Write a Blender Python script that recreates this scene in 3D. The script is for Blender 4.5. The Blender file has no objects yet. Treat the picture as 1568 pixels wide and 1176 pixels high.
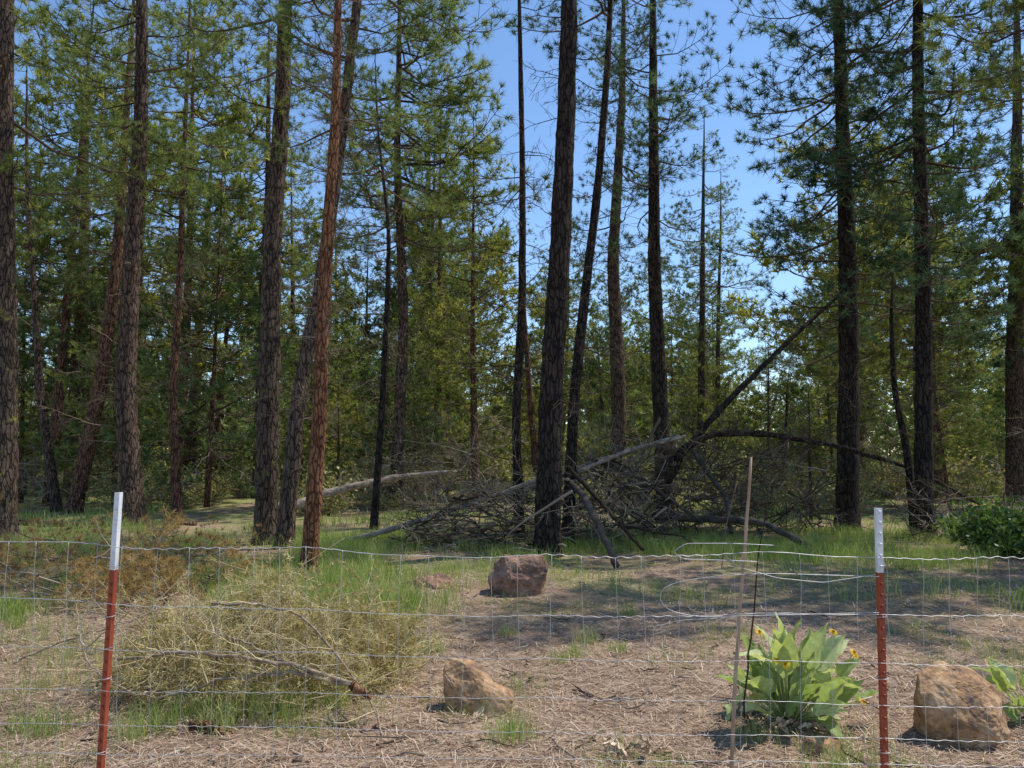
import bpy, math, random
import numpy as np
from mathutils import Vector, noise, Matrix
rng = np.random.default_rng(11)
random.seed(5)
scene = bpy.context.scene
EYE = 1.7; F = 1207.0; PT = math.atan(112/1207.0)

# ------------------------------------------------------------------ helpers
def ray(u, v):
    x = (u-784)/F; y = -(v-588)/F
    return np.array([x, math.cos(PT)-y*math.sin(PT), math.sin(PT)+y*math.cos(PT)])
def at(u, v, d):
    r = ray(u, v); r = r*(d/r[1]); return np.array([r[0], r[1], r[2]+EYE])
def gd(u, v):
    r = ray(u, v); t = EYE/(-r[2]); return np.array([r[0]*t, r[1]*t, 0.0])

def gz(x, y):
    x = np.asarray(x, float); y = np.asarray(y, float)
    a = 0.03*np.sin(x*1.3+y*0.7)+0.025*np.sin(x*0.6-y*1.1+1.0)+0.012*np.sin(3.1*x+1.7*y)
    k = np.clip((y-12)/30, 0, 1)
    return a + k*(0.18*np.sin(x*0.21+y*0.13)+0.12*np.sin(x*0.11-y*0.23+2))

class Geo:
    def __init__(s): s.v=[]; s.f=[]; s.m=[]; s.r=[]; s.s=[]; s.n=0
    def add(s, v, f, m=0, r=0.5, sm=False):
        v = np.asarray(v, float); f = np.asarray(f, int)
        s.v.append(v); s.f.append(f+s.n); s.n += len(v)
        s.m.append(np.full(len(f), m) if np.isscalar(m) else m)
        s.r.append(np.full(len(v), r) if np.isscalar(r) else r)
        s.s.append(np.full(len(f), sm) if np.isscalar(sm) else sm)
    def arr(s):
        return (np.concatenate(s.v), np.concatenate(s.f), np.concatenate(s.m), np.concatenate(s.r), np.concatenate(s.s))
    def addgeo(s, a, pos, az, pitch, sc, roll=0):
        V,Fc,M,R,S = a
        V = (V*sc) @ rot(az, pitch, roll).T + np.asarray(pos)
        s.add(V, Fc, M, R, S)
def rot(az, pitch, roll=0):
    ca,sa=math.cos(az),math.sin(az); cp,sp=math.cos(pitch),math.sin(pitch); cr,sr=math.cos(roll),math.sin(roll)
    Rz=np.array([[ca,-sa,0],[sa,ca,0],[0,0,1]]); Ry=np.array([[cp,0,-sp],[0,1,0],[sp,0,cp]]); Rx=np.array([[1,0,0],[0,cr,-sr],[0,sr,cr]])
    return Rz@Ry@Rx
def nrm(a): return a/np.maximum(np.linalg.norm(a,axis=-1,keepdims=True),1e-9)

def tube(g, P, R, n=6, m=0, r=None, cap=True, jit=0.0):
    P=np.asarray(P,float); k=len(P); R=np.broadcast_to(np.asarray(R,float),(k,))
    T=nrm(np.gradient(P,axis=0)); mt=np.abs(T.mean(0))
    ref=np.zeros(3); ref[int(np.argmin(mt))]=1
    U=nrm(np.cross(T,ref)); W=np.cross(T,U)
    a=np.arange(n)*2*math.pi/n
    rr=R[:,None,None]*(1+ (rng.normal(0,jit,(k,n,1)) if jit else 0))
    V=P[:,None,:]+rr*(np.cos(a)[None,:,None]*U[:,None,:]+np.sin(a)[None,:,None]*W[:,None,:])
    V=V.reshape(-1,3)
    i=np.arange(k-1)[:,None]*n; j=np.arange(n)[None,:]; j2=(j+1)%n
    A=(i+j).ravel();B=(i+j2).ravel();C=(i+n+j2).ravel();D=(i+n+j).ravel()
    f=np.concatenate([np.stack([A,B,C],1),np.stack([A,C,D],1)])
    if cap:
        V=np.concatenate([V,P[:1],P[-1:]]); c0=k*n; jj=np.arange(n)
        f=np.concatenate([f,np.stack([(jj+1)%n,jj,np.full(n,c0)],1),np.stack([(k-1)*n+jj,(k-1)*n+(jj+1)%n,np.full(n,c0+1)],1)])
    g.add(V,f,m,rng.random() if r is None else r,True)

def needles(g,P,D,L,W,m=1,r=None):
    N=len(P); L=np.broadcast_to(L,(N,))[:,None]
    S=nrm(np.cross(D,rng.normal(size=(N,3))))*W/2
    V=np.stack([P-S,P+S,P+D*L],1).reshape(-1,3)
    rr=rng.random(N) if r is None else r
    g.add(V,np.arange(3*N).reshape(-1,3),m,np.repeat(rr,3),False)

def tufts(g,TP,TD,per,L,W,spread=0.9,up=0.15,m=1,back=0.6):
    TP=np.asarray(TP);TD=np.asarray(TD); N=len(TP)
    cl=rng.random(N)
    P=np.repeat(TP,per,0);D=np.repeat(TD,per,0)
    D=nrm(D*0.75+nrm(rng.normal(size=P.shape))*spread+np.array([0,0,up]))
    P=P-np.repeat(TD,per,0)*(rng.random((N*per,1))*back*L)
    needles(g,P,D,L*rng.uniform(0.7,1.15,N*per),W,m,np.clip(np.repeat(cl,per)*0.7+rng.random(N*per)*0.3,0,1))

def make_mesh(name,g,mats):
    V,Fc,M,R,S=g.arr() if isinstance(g,Geo) else g
    me=bpy.data.meshes.new(name)
    me.vertices.add(len(V)); me.vertices.foreach_set('co',V.astype(np.float32).ravel())
    me.loops.add(len(Fc)*3); me.loops.foreach_set('vertex_index',Fc.astype(np.int32).ravel())
    me.polygons.add(len(Fc)); me.polygons.foreach_set('loop_start',np.arange(0,3*len(Fc),3,dtype=np.int32))
    me.polygons.foreach_set('material_index',M.astype(np.int32))
    me.polygons.foreach_set('use_smooth',S.astype(bool))
    me.update(calc_edges=True)
    at_=me.attributes.new('rnd','FLOAT','POINT'); at_.data.foreach_set('value',R.astype(np.float32))
    for m in mats: me.materials.append(m)
    return me
def obj(name,me,parent=None,loc=(0,0,0)):
    o=bpy.data.objects.new(name,me); scene.collection.objects.link(o); o.location=loc
    if parent: o.parent=parent
    return o
def empty(name,loc=(0,0,0)):
    o=bpy.data.objects.new(name,None); o.empty_display_size=0.2; scene.collection.objects.link(o); o.location=loc; return o

# ------------------------------------------------------------------ materials
def newmat(name):
    m=bpy.data.materials.new(name); m.use_nodes=True; nt=m.node_tree; nt.nodes.clear()
    out=nt.nodes.new('ShaderNodeOutputMaterial'); return m,nt,out
def ramp(nt,stops,fac):
    r=nt.nodes.new('ShaderNodeValToRGB'); e=r.color_ramp.elements
    while len(e)<len(stops): e.new(0.5)
    for i,(p,c) in enumerate(stops): e[i].position=p; e[i].color=(*c,1)
    nt.links.new(fac,r.inputs[0]); return r.outputs[0]
def mixc(nt,fac,a,b,mode='MIX'):
    n=nt.nodes.new('ShaderNodeMix'); n.data_type='RGBA'; n.blend_type=mode
    for inp,val in ((n.inputs[0],fac),(n.inputs[6],a),(n.inputs[7],b)):
        if isinstance(val,bpy.types.NodeSocket): nt.links.new(val,inp)
        elif isinstance(val,tuple): inp.default_value=(*val,1)
        else: inp.default_value=val
    return n.outputs[2]
def noise_n(nt,vec,scale,detail=4,rough=0.6):
    n=nt.nodes.new('ShaderNodeTexNoise'); n.inputs['Scale'].default_value=scale; n.inputs['Detail'].default_value=detail; n.inputs['Roughness'].default_value=rough
    if vec is not None: nt.links.new(vec,n.inputs['Vector'])
    return n.outputs[0]
def coords(nt,kind='Object',scale=None):
    if kind=='Pos': v=nt.nodes.new('ShaderNodeNewGeometry').outputs['Position']
    else: v=nt.nodes.new('ShaderNodeTexCoord').outputs[kind]
    if scale:
        mp=nt.nodes.new('ShaderNodeMapping'); mp.inputs['Scale'].default_value=scale; nt.links.new(v,mp.inputs[0]); v=mp.outputs[0]
    return v
def bump(nt,h,strength,dist):
    b=nt.nodes.new('ShaderNodeBump'); b.inputs['Strength'].default_value=strength; b.inputs['Distance'].default_value=dist; nt.links.new(h,b.inputs['Height']); return b.outputs[0]
def princ(nt,col,rough=0.8,spec=0.3,normal=None,metal=0):
    p=nt.nodes.new('ShaderNodeBsdfPrincipled')
    if isinstance(col,tuple): p.inputs['Base Color'].default_value=(*col,1)
    else: nt.links.new(col,p.inputs['Base Color'])
    p.inputs['Roughness'].default_value=rough; p.inputs['Specular IOR Level'].default_value=spec; p.inputs['Metallic'].default_value=metal
    if normal: nt.links.new(normal,p.inputs['Normal'])
    return p.outputs[0]
def attr(nt): 
    a=nt.nodes.new('ShaderNodeAttribute'); a.attribute_name='rnd'; return a.outputs['Fac']
def diffuse(nt,c,n=None):
    d=nt.nodes.new('ShaderNodeBsdfDiffuse'); nt.links.new(c,d.inputs[0])
    if n: nt.links.new(n,d.inputs['Normal'])
    return d.outputs[0]
def leafmat(name,c0,c1,c2,trans=0.35,spec=0.3,rough=0.45,objvar=None,veins=False,tt=(1.35,1.3,0.6)):
    m,nt,out=newmat(name)
    c=ramp(nt,[(0,c0),(0.55,c1),(1,c2)],attr(nt))
    if objvar:
        oi=nt.nodes.new('ShaderNodeObjectInfo')
        c2_=ramp(nt,[(0,objvar[0]),(1,objvar[1])],oi.outputs['Random'])
        c=mixc(nt,1.0,c,c2_,'MULTIPLY')
    if veins:
        n_=noise_n(nt,coords(nt,'Object'),28,3); c=mixc(nt,0.6,c,ramp(nt,[(0.35,(0.7,0.75,0.65)),(0.65,(1.2,1.2,1.25))],n_),'MULTIPLY')
    p=princ(nt,c,rough,spec) if spec>0 else diffuse(nt,c)
    if trans>0:
        t=nt.nodes.new('ShaderNodeBsdfTranslucent')
        ct=mixc(nt,1.0,c,tt,'MULTIPLY'); nt.links.new(ct,t.inputs[0])
        mx=nt.nodes.new('ShaderNodeMixShader'); mx.inputs[0].default_value=trans
        nt.links.new(p,mx.inputs[1]); nt.links.new(t.outputs[0],mx.inputs[2]); p=mx.outputs[0]
    nt.links.new(p,out.inputs[0]); return m
def barkmat(name,furrow,plate,plate2,sc=1.0,lichen=0.0):
    m,nt,out=newmat(name)
    v=coords(nt,'Object',(9*sc,9*sc,2.2*sc))
    nv=nt.nodes.new('ShaderNodeTexNoise'); nv.inputs['Scale'].default_value=1.0; nv.inputs['Detail'].default_value=3; nt.links.new(v,nv.inputs['Vector'])
    add=nt.nodes.new('ShaderNodeVectorMath'); add.operation='ADD'; 
    nt.links.new(v,add.inputs[0]); nt.links.new(nv.outputs[1],add.inputs[1])
    vo=nt.nodes.new('ShaderNodeTexVoronoi'); vo.feature='DISTANCE_TO_EDGE'; vo.inputs['Scale'].default_value=1.6; nt.links.new(add.outputs[0],vo.inputs['Vector'])
    pc=ramp(nt,[(0.3,plate),(0.7,plate2)],nv.outputs[0])
    fine=noise_n(nt,coords(nt,'Object',(60,60,25)),1,2,0.7)
    pc=mixc(nt,0.75,pc,ramp(nt,[(0.25,(0.35,0.35,0.35)),(0.75,(1.35,1.35,1.35))],fine),'MULTIPLY')
    e=ramp(nt,[(0.0,(0,0,0)),(0.16,(1,1,1))],vo.outputs['Distance'])
    c=mixc(nt,e,furrow,pc)
    if lichen:
        ln=noise_n(nt,coords(nt,'Object'),3.5,5,0.7)
        c=mixc(nt,ramp(nt,[(0.6,(0,0,0)),(0.68,(lichen,)*3)],ln),c,(0.28,0.27,0.05))
    h=nt.nodes.new('ShaderNodeMath'); h.operation='ADD'
    nt.links.new(e,h.inputs[0]); nt.links.new(fine,h.inputs[1])
    nt.links.new(princ(nt,c,0.9,0.15,bump(nt,h.outputs[0],0.9,0.02)),out.inputs[0]); return m
def simplemat(name,c0,c1,scale=6,rough=0.85,spec=0.2,bs=0.4,bd=0.01,use_attr=False,metal=0):
    m,nt,out=newmat(name)
    if use_attr:
        nt.links.new(diffuse(nt,ramp(nt,[(0.0,c0),(1,c1)],attr(nt))),out.inputs[0]); return m
    n=noise_n(nt,coords(nt,'Object'),scale,5,0.65)
    nt.links.new(princ(nt,ramp(nt,[(0.3,c0),(0.7,c1)],n),rough,spec,bump(nt,n,bs,bd),metal),out.inputs[0]); return m

M_bark=barkmat('pine_bark',(0.014,0.010,0.008),(0.11,0.076,0.057),(0.20,0.135,0.10))
M_barkred=barkmat('reddish_pine_bark',(0.022,0.012,0.009),(0.16,0.083,0.055),(0.28,0.15,0.095))
M_barkdead=barkmat('dead_pine_bark',(0.06,0.022,0.012),(0.22,0.09,0.045),(0.36,0.18,0.09),1.4,0.5)
M_barklichen=barkmat('lichen_pine_bark',(0.013,0.010,0.008),(0.10,0.07,0.054),(0.17,0.12,0.085),1.0,0.7)
M_barkdark=barkmat('dark_pine_bark',(0.006,0.005,0.004),(0.038,0.028,0.023),(0.085,0.062,0.048))  # same bark pattern in darker browns
M_twig=simplemat('live_twig',(0.06,0.042,0.03),(0.19,0.14,0.10),use_attr=True)
M_dtwig=simplemat('dead_twig',(0.07,0.05,0.035),(0.34,0.26,0.185),use_attr=True)
M_dtwigl=simplemat('bleached_dead_twig',(0.12,0.09,0.065),(0.46,0.38,0.29),use_attr=True)
M_dtwigd=simplemat('dark_dead_twig',(0.03,0.023,0.017),(0.17,0.13,0.095),use_attr=True)
M_straw=simplemat('dry_straw_twig',(0.32,0.24,0.13),(0.62,0.52,0.31),use_attr=True)
M_log=simplemat('weathered_wood',(0.12,0.095,0.072),(0.42,0.345,0.27),7,bs=0.9,bd=0.03)
M_logd=simplemat('dark_fallen_wood',(0.03,0.024,0.02),(0.12,0.094,0.074),9,bs=0.8,bd=0.02)
TT=(1.3,1.3,0.6)
M_ndl=leafmat('pine_needles',(0.10,0.135,0.055),(0.21,0.26,0.105),(0.38,0.41,0.20),0.42,spec=0,objvar=((0.78,0.88,0.95),(1.2,1.12,0.9)),tt=TT)
M_ndb=leafmat('blue_green_needles',(0.035,0.068,0.042),(0.085,0.14,0.082),(0.20,0.265,0.16),0.35,spec=0,objvar=((0.8,0.85,1.0),(1.2,1.15,1.0)),tt=TT)
M_ndf=leafmat('forest_needles',(0.12,0.15,0.055),(0.26,0.295,0.115),(0.44,0.455,0.22),0.44,spec=0,objvar=((0.5,0.65,0.8),(1.25,1.12,0.85)),tt=TT)
M_ndd=leafmat('dead_needles',(0.20,0.12,0.05),(0.42,0.28,0.12),(0.58,0.43,0.21),0.25,spec=0)
M_grass=leafmat('grass_blades',(0.14,0.22,0.055),(0.28,0.37,0.115),(0.54,0.53,0.27),0.42,spec=0.2)
M_litter=leafmat('needle_litter',(0.13,0.07,0.045),(0.42,0.29,0.19),(0.70,0.55,0.39),0.0,spec=0.3)
M_leaf=leafmat('shrub_leaves',(0.05,0.09,0.02),(0.10,0.17,0.045),(0.19,0.28,0.08),0.35)
M_sage=leafmat('sage_leaves',(0.15,0.16,0.07),(0.30,0.31,0.15),(0.46,0.44,0.26),0.3,spec=0,objvar=((0.8,0.9,0.8),(1.2,1.1,1.0)))
M_bals=leafmat('balsamroot_leaves',(0.30,0.38,0.14),(0.43,0.50,0.22),(0.60,0.63,0.36),0.38,spec=0.12,rough=0.75,veins=True,tt=(1.2,1.2,0.6))
M_yel=leafmat('yellow_petals',(0.75,0.45,0.01),(0.85,0.58,0.02),(0.9,0.65,0.03),0.3)

def rockmat(name,a,b,c):
    m,nt,out=newmat(name); v=coords(nt,'Object')
    n1=noise_n(nt,v,5,6,0.7); n2=noise_n(nt,v,30,5,0.75)
    col=ramp(nt,[(0.34,a),(0.48,b),(0.66,c)],n1)
    col=mixc(nt,0.8,col,ramp(nt,[(0.3,(0.5,0.48,0.47)),(0.7,(1.3,1.3,1.3))],n2),'MULTIPLY')
    h=nt.nodes.new('ShaderNodeMath'); h.operation='ADD'; nt.links.new(n1,h.inputs[0]); nt.links.new(n2,h.inputs[1])
    nt.links.new(princ(nt,col,0.9,0.2,bump(nt,h.outputs[0],0.8,0.015)),out.inputs[0]); return m
M_rock=rockmat('tan_basalt',(0.15,0.10,0.08),(0.44,0.26,0.13),(0.62,0.44,0.28))
M_rockb=rockmat('brown_boulder',(0.10,0.07,0.06),(0.29,0.165,0.11),(0.46,0.30,0.20))

m,nt,out=newmat('forest_floor'); M_ground=m
v=coords(nt,'Pos')
big=noise_n(nt,v,0.55,4,0.6); mid=noise_n(nt,v,3.5,4,0.7); fine=noise_n(nt,v,45,5,0.75)
c=ramp(nt,[(0.25,(0.12,0.075,0.05)),(0.42,(0.30,0.205,0.14)),(0.6,(0.47,0.345,0.245)),(0.8,(0.63,0.50,0.37))],fine)
c=mixc(nt,ramp(nt,[(0.42,(0,0,0)),(0.62,(0.75,)*3)],mid),c,(0.20,0.13,0.085))
sx=nt.nodes.new('ShaderNodeSeparateXYZ'); nt.links.new(v,sx.inputs[0])
mr=nt.nodes.new('ShaderNodeMapRange'); mr.inputs[1].default_value=8; mr.inputs[2].default_value=11; mr.inputs[3].default_value=0.0; mr.inputs[4].default_value=0.7; nt.links.new(sx.outputs[1],mr.inputs[0])
gm=nt.nodes.new('ShaderNodeMath'); gm.operation='MULTIPLY'; nt.links.new(mr.outputs[0],gm.inputs[0]); nt.links.new(ramp(nt,[(0.41,(0,0,0)),(0.56,(1,1,1))],big),gm.inputs[1])
c=mixc(nt,gm.outputs[0],c,mixc(nt,fine,(0.10,0.14,0.04),(0.32,0.34,0.13)))
mr2=nt.nodes.new('ShaderNodeMapRange'); mr2.inputs[1].default_value=18; mr2.inputs[2].default_value=32; mr2.inputs[3].default_value=0.0; mr2.inputs[4].default_value=0.8; nt.links.new(sx.outputs[1],mr2.inputs[0])
c=mixc(nt,mr2.outputs[0],c,mixc(nt,ramp(nt,[(.4,(0,0,0)),(.6,(1,1,1))],big),(0.24,0.17,0.10),(0.24,0.29,0.09)))
hh=nt.nodes.new('ShaderNodeMath'); hh.operation='ADD'; nt.links.new(mid,hh.inputs[0]); nt.links.new(fine,hh.inputs[1])
nt.links.new(diffuse(nt,c,bump(nt,hh.outputs[0],0.8,0.03)),out.inputs[0])

def paint(name,a,b,wear):
    m,nt,out=newmat(name); v=coords(nt,'Object'); n=noise_n(nt,v,30,6,0.7); n2=noise_n(nt,v,6,4)
    col=ramp(nt,[(0.35,a),(0.65,b)],n2)
    col=mixc(nt,ramp(nt,[(0.60,(0,0,0)),(0.66,(1,1,1))],n),col,wear)
    nt.links.new(princ(nt,col,0.6,0.35,bump(nt,n,0.2,0.002)),out.inputs[0]); return m
M_white=paint('white_post_paint',(0.62,0.62,0.62),(0.80,0.80,0.79),(0.35,0.30,0.27))
M_red=paint('red_oxide_paint',(0.26,0.048,0.02),(0.40,0.085,0.035),(0.18,0.06,0.04))
M_wire=simplemat('galvanized_wire',(0.34,0.33,0.32),(0.68,0.68,0.67),12,rough=0.45,spec=0.5,metal=0.4)
M_cane=simplemat('dry_cane',(0.30,0.20,0.13),(0.50,0.37,0.26),8)

# ------------------------------------------------------------------ ground
t=np.linspace(-1,1,281); gx=np.sinh(t*5.6)/np.sinh(5.6)*600; gy=np.sinh(t*5.6)/np.sinh(5.6)*600+8
X,Y=np.meshgrid(gx,gy); Z=gz(X,Y)
mask=np.clip((150-np.hypot(X,Y))/60,0,1); Z=Z*mask
n=281; V=np.stack([X,Y,Z],-1).reshape(-1,3); i=np.arange(n-1)[:,None]*n; j=np.arange(n-1)[None,:]
A=(i+j).ravel(); Fq=np.concatenate([np.stack([A,A+1,A+n+1],1),np.stack([A,A+n+1,A+n],1)])
g=Geo(); g.add(V,Fq,0,0.5,True); obj('ground',make_mesh('ground',g,[M_ground]))

# ------------------------------------------------------------------ branches
def live_branch(L,nb,per,nl,W,sub=1,droop=0.1,upt=0.22,ts=4,tw=True,spread=1.25):
    g=Geo(); t=np.linspace(0,1,7)
    wy=np.cumsum(rng.normal(0,0.03*L,7)); wy-=wy[0]
    wz=-droop*L*np.sin(t*math.pi*0.9)+upt*L*t**2.5+np.cumsum(rng.normal(0,0.012*L,7))
    P=np.stack([L*t,wy,wz],1); tube(g,P,np.linspace(0.011*L+0.006,0.006,7),ts,0,cap=False)
    TP=[P[-1]];TD=[nrm(P[-1]-P[-2])]
    for k in range(nb):
        s=0.25+0.75*(k+rng.random())/nb; s=min(s,0.99)
        b=np.array([np.interp(s,t,P[:,q]) for q in range(3)])
        side=1 if k%2 else -1; an=math.radians(rng.uniform(25,75))*side
        ll=L*(0.14+0.38*(1-s)**0.8)*rng.uniform(0.5,1.25)
        d=np.array([math.cos(an),math.sin(an),rng.uniform(-0.35,0.6)]); d=nrm(d)
        q=np.array([b,b+d*ll*0.5+[0,0,-0.04*ll],b+d*ll+[0,0,0.14*ll]])
        tube(g,q if tw else q[[0,2]],[0.009,0.006,0.004] if tw else [.012,.006],3,0,cap=False)
        TP.append(q[2]);TD.append(nrm(q[2]-q[1]+[0,0,.25*ll]))
        for z in range(sub):
            f=rng.uniform(0.35,0.85); bb=b+d*ll*f; dd=nrm(d+rng.normal(0,0.7,3)+[0,0,0.2]); e=bb+dd*max(ll*rng.uniform(0.25,0.5),.12)
            if tw: tube(g,[bb,e],[0.006,0.004],3,0,cap=False)
            TP.append(e);TD.append(dd)
    tufts(g,TP,TD,per,nl,W,spread,0.2,1,0.45)
    return g.arr()
def dead_branch(L,nt_,dense=1.0,curl=-0.15,r=0.012):
    g=Geo(); t=np.linspace(0,1,8)
    wy=np.cumsum(rng.normal(0,0.03*L,8)); wy-=wy[0]; wz=curl*L*t**1.5+np.cumsum(rng.normal(0,0.022*L,8)); wz-=wz[0]
    P=np.stack([L*t,wy,wz],1); tube(g,P,np.linspace(r*(0.6+0.4*L),0.003,8),4,0,cap=False)
    for k in range(nt_):
        s=rng.uniform(0.15,0.98); b=np.array([np.interp(s,t,P[:,q]) for q in range(3)])
        an=rng.uniform(0.4,1.3)*rng.choice([-1,1]); d=nrm(np.array([math.cos(an),math.sin(an),rng.normal(0,0.35)]))
        ll=L*rng.uniform(0.12,0.45)*(1.1-s*0.6); m1=b+d*ll*0.5+rng.normal(0,0.06*ll,3); e=b+d*ll+rng.normal(0,0.1*ll,3)
        tube(g,[b,m1,e],[0.006,0.0045,0.0025],3,0,cap=False)
        for z in range(int(3*dense)):
            f=rng.uniform(0.2,1); bb=b*(1-f)+e*f; dd=nrm(d+rng.normal(0,0.6,3)); e2=bb+dd*ll*rng.uniform(0.2,0.5)
            tube(g,[bb,e2],[0.0038,0.0018],3,0,cap=False)
    return g.arr()
LIVE=[live_branch(L,15,24,0.20,0.015) for L in (1.7,2.1,2.4,2.7,2.2,1.9)]
DEAD=[dead_branch(L,10,1.0,c) for L,c in ((1.0,-0.2),(1.4,-0.3),(1.7,-0.15),(0.8,0.15),(1.2,-0.35),(1.5,0.1))]
FARB=[live_branch(L,13,11,0.25,0.045,1,ts=3,tw=False) for L in (1.8,2.2,2.4,2.0)]
me_brown=[make_mesh('brown_bough',a,[M_dtwigl,M_ndd]) for a in LIVE[:4]]

# ------------------------------------------------------------------ trunks
def trunk_path(pts,H,lean_keep=0.4):
    base=gd(*pts[0]); d=base[1]
    W=[base]+[at(u,v,d) for u,v in pts[1:]]
    W=np.array(W); z=W[:,2].copy(); z[0]=0
    sl=(W[-1,0]-W[-2,0])/max(z[-1]-z[-2],0.1)
    if H>z[-1]+0.5:
        W=np.vstack([W,[W[-1,0]+sl*lean_keep*(H-z[-1]),d,H]]); z=W[:,2].copy(); z[0]=0
    zz=np.concatenate([np.arange(0,min(H,14),0.12),np.arange(14,H,0.6),[H]]) if H>14 else np.arange(0,H+0.01,0.12)
    x=np.interp(zz,z,W[:,0])
    xp=np.concatenate([np.full(4,x[0]),x,np.full(4,x[-1])]); x=np.convolve(xp,np.ones(9)/9,'valid')
    return zz,x-base[0],base
def trunk_mesh(zz,x,r0,H,mat,seed,sides=16,flare=0.28,snag=False):
    k=len(zz); a=np.arange(sides)*2*math.pi/sides
    R=r0*np.power(np.clip(1-zz/H,0.004,1),0.75 if not snag else 0.6)*(1+flare*np.exp(-zz/0.22))
    yw=0.04*np.sin(zz*0.7+seed)
    V=np.zeros((k,sides,3))
    for i in range(k):
        for jx in range(sides):
            nn=noise.noise(Vector((math.cos(a[jx])*1.8+seed*7.1,math.sin(a[jx])*1.8,zz[i]*1.5)))*0.13+noise.noise(Vector((math.cos(a[jx])*5+seed,math.sin(a[jx])*5,zz[i]*5)))*0.12
            rr=R[i]*(1+nn)
            V[i,jx]=(x[i]+rr*math.cos(a[jx]),yw[i]+rr*math.sin(a[jx]),zz[i]-(0.12 if i==0 else 0))
    i=np.arange(k-1)[:,None]*sides; j=np.arange(sides)[None,:]; j2=(j+1)%sides
    A=(i+j).ravel();B=(i+j2).ravel();C=(i+sides+j2).ravel();D=(i+sides+j).ravel()
    g=Geo(); g.add(V.reshape(-1,3),np.concatenate([np.stack([A,B,C],1),np.stack([A,C,D],1)]),0,0.5,True)
    return make_mesh('trunk',g,[mat]),R
def put(me,par,pos,az,pitch,sc,roll=0,name=None):
    o=bpy.data.objects.new(name or me.name.split('.')[0],me); scene.collection.objects.link(o)
    Rm=rot(az,pitch,roll)*sc
    M=Matrix(((*Rm[0],pos[0]),(*Rm[1],pos[1]),(*Rm[2],pos[2]),(0,0,0,1)))
    o.parent=par; o.matrix_local=M; return o
def tree(name,pts,w,H,z0,nlive,ndead,Lm=1.0,mat=M_bark,nd=None,dm=None,dz=(1.6,8),snag=False,base=None,lz1=None,dsc=1.0):
    if base is None: zz,x,b=trunk_path(pts,H)
    else: zz=np.arange(0,H,0.25); x=np.zeros(len(zz)); b=np.array(base,float)
    r0=w/2/F*b[1] if base is None else w
    b=b.copy(); b[2]=float(gz(b[0],b[1]))
    e=empty(name,b); sd=rng.random()*50
    me,R=trunk_mesh(zz,x,r0,H*1.01,mat,sd,snag=snag); obj('trunk',me,e)
    z1=lz1 or H-0.4
    if nlive:
        g=Geo()
        for k in range(nlive):
            f=(k+rng.random())/nlive; z=z0+(z1-z0)*f
            prof=(0.6+0.4*math.sin(min(1,f*2.2)*math.pi/2))*(1-0.7*max(0,(f-0.3)/0.7))
            V_,F_,M_,R_,S_=LIVE[rng.integers(6)]
            g.addgeo((V_,F_,M_,np.clip(R_+rng.normal(0,.15),0,1),S_),(np.interp(z,zz,x),0,z),rng.uniform(0,2*math.pi),rng.uniform(-0.45,0.3),Lm*prof*rng.uniform(0.7,1.25),rng.uniform(-0.5,0.5))
        obj('crown',make_mesh('crown',g,[M_twig,nd or M_ndl]),e)
    if ndead:
        g=Geo()
        for k in range(ndead):
            z=rng.uniform(*dz)
            g.addgeo(DEAD[rng.integers(6)],(np.interp(z,zz,x),0,z),rng.uniform(0,2*math.pi),rng.uniform(-0.5,0.35),dsc*rng.uniform(0.4,1.15),rng.uniform(0,6.28))
        obj('dead_branches',make_mesh('dead_branches',g,[dm or M_dtwig]),e)
    return e
LB=M_ndb; DD=M_dtwigd
tree('pine_tree',[(2,832),(4,500),(6,0)],44,22,6.5,44,10,1.2,M_barklichen)
tree('pine_tree',[(88,785),(62,600),(43,330),(40,0)],15,15,5,38,22,0.95,M_bark)
tree('pine_tree',[(108,765),(120,560),(130,350),(136,0)],25,20,7,56,26,1.3,M_barkred)
tree('pine_tree',[(112,787),(152,610),(178,400),(196,150),(204,0)],24,18,7.5,42,22,1.15,M_barkred)
tree('pine_tree',[(206,807),(190,620),(198,480),(214,200),(217,0)],34,22,8.5,52,30,1.2,M_bark,dz=(2,9))
tree('pine_tree',[(272,797),(264,600),(276,400),(286,150),(290,0)],15,16,7.5,34,40,0.95,M_barkred)
tree('pine_tree',[(288,748),(305,500),(322,280),(332,100)],20,20,6.5,60,22,1.25,M_barkred)
tree('pine_tree',[(406,830),(412,600),(418,350),(432,150),(437,0)],36,22,8.8,42,34,1.15,M_barklichen,dsc=.7,dz=(2,9))
tree('pine_tree',[(395,770),(402,500),(410,300),(412,0)],20,19,7,48,14,1.2,M_bark)
tree('pine_tree',[(436,838),(458,600),(488,450),(524,200),(548,0)],26,19,8.3,38,26,1.1,M_bark,dsc=.8,dz=(2,9))
tree('dead_pine_tree',[(470,882),(488,660),(496,480),(504,330),(514,180),(517,0)],26,13,20,0,110,1.0,M_barkdead,dz=(2.2,10.5),dsc=.6)
tree('pine_tree',[(572,812),(584,640),(594,450),(596,350),(578,200)],12,12,8,14,34,0.8,M_barkdark,dz=(2,9))
tree('pine_tree',[(606,782),(618,500),(608,250),(612,0)],20,21,8.5,90,34,1.65,M_bark,dz=(2,10))
tree('pine_tree',[(638,745),(646,560),(656,300),(658,100)],26,22,5.5,76,30,1.5,M_barkred,dz=(2,9))
tree('pine_tree',[(796,833),(790,640),(800,450),(800,250),(795,0)],16,15,11,10,44,0.8,M_barkdark,LB,DD)
tree('pine_tree',[(826,768),(812,620),(803,480),(800,330)],12,12,8,8,20,0.8,M_barkred)
tree('pine_tree',[(838,848),(844,600),(856,400),(866,200),(872,0)],40,23,10.5,30,40,1.0,M_barkdark,LB,DD,dsc=.8,dz=(2.5,10))
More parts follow.
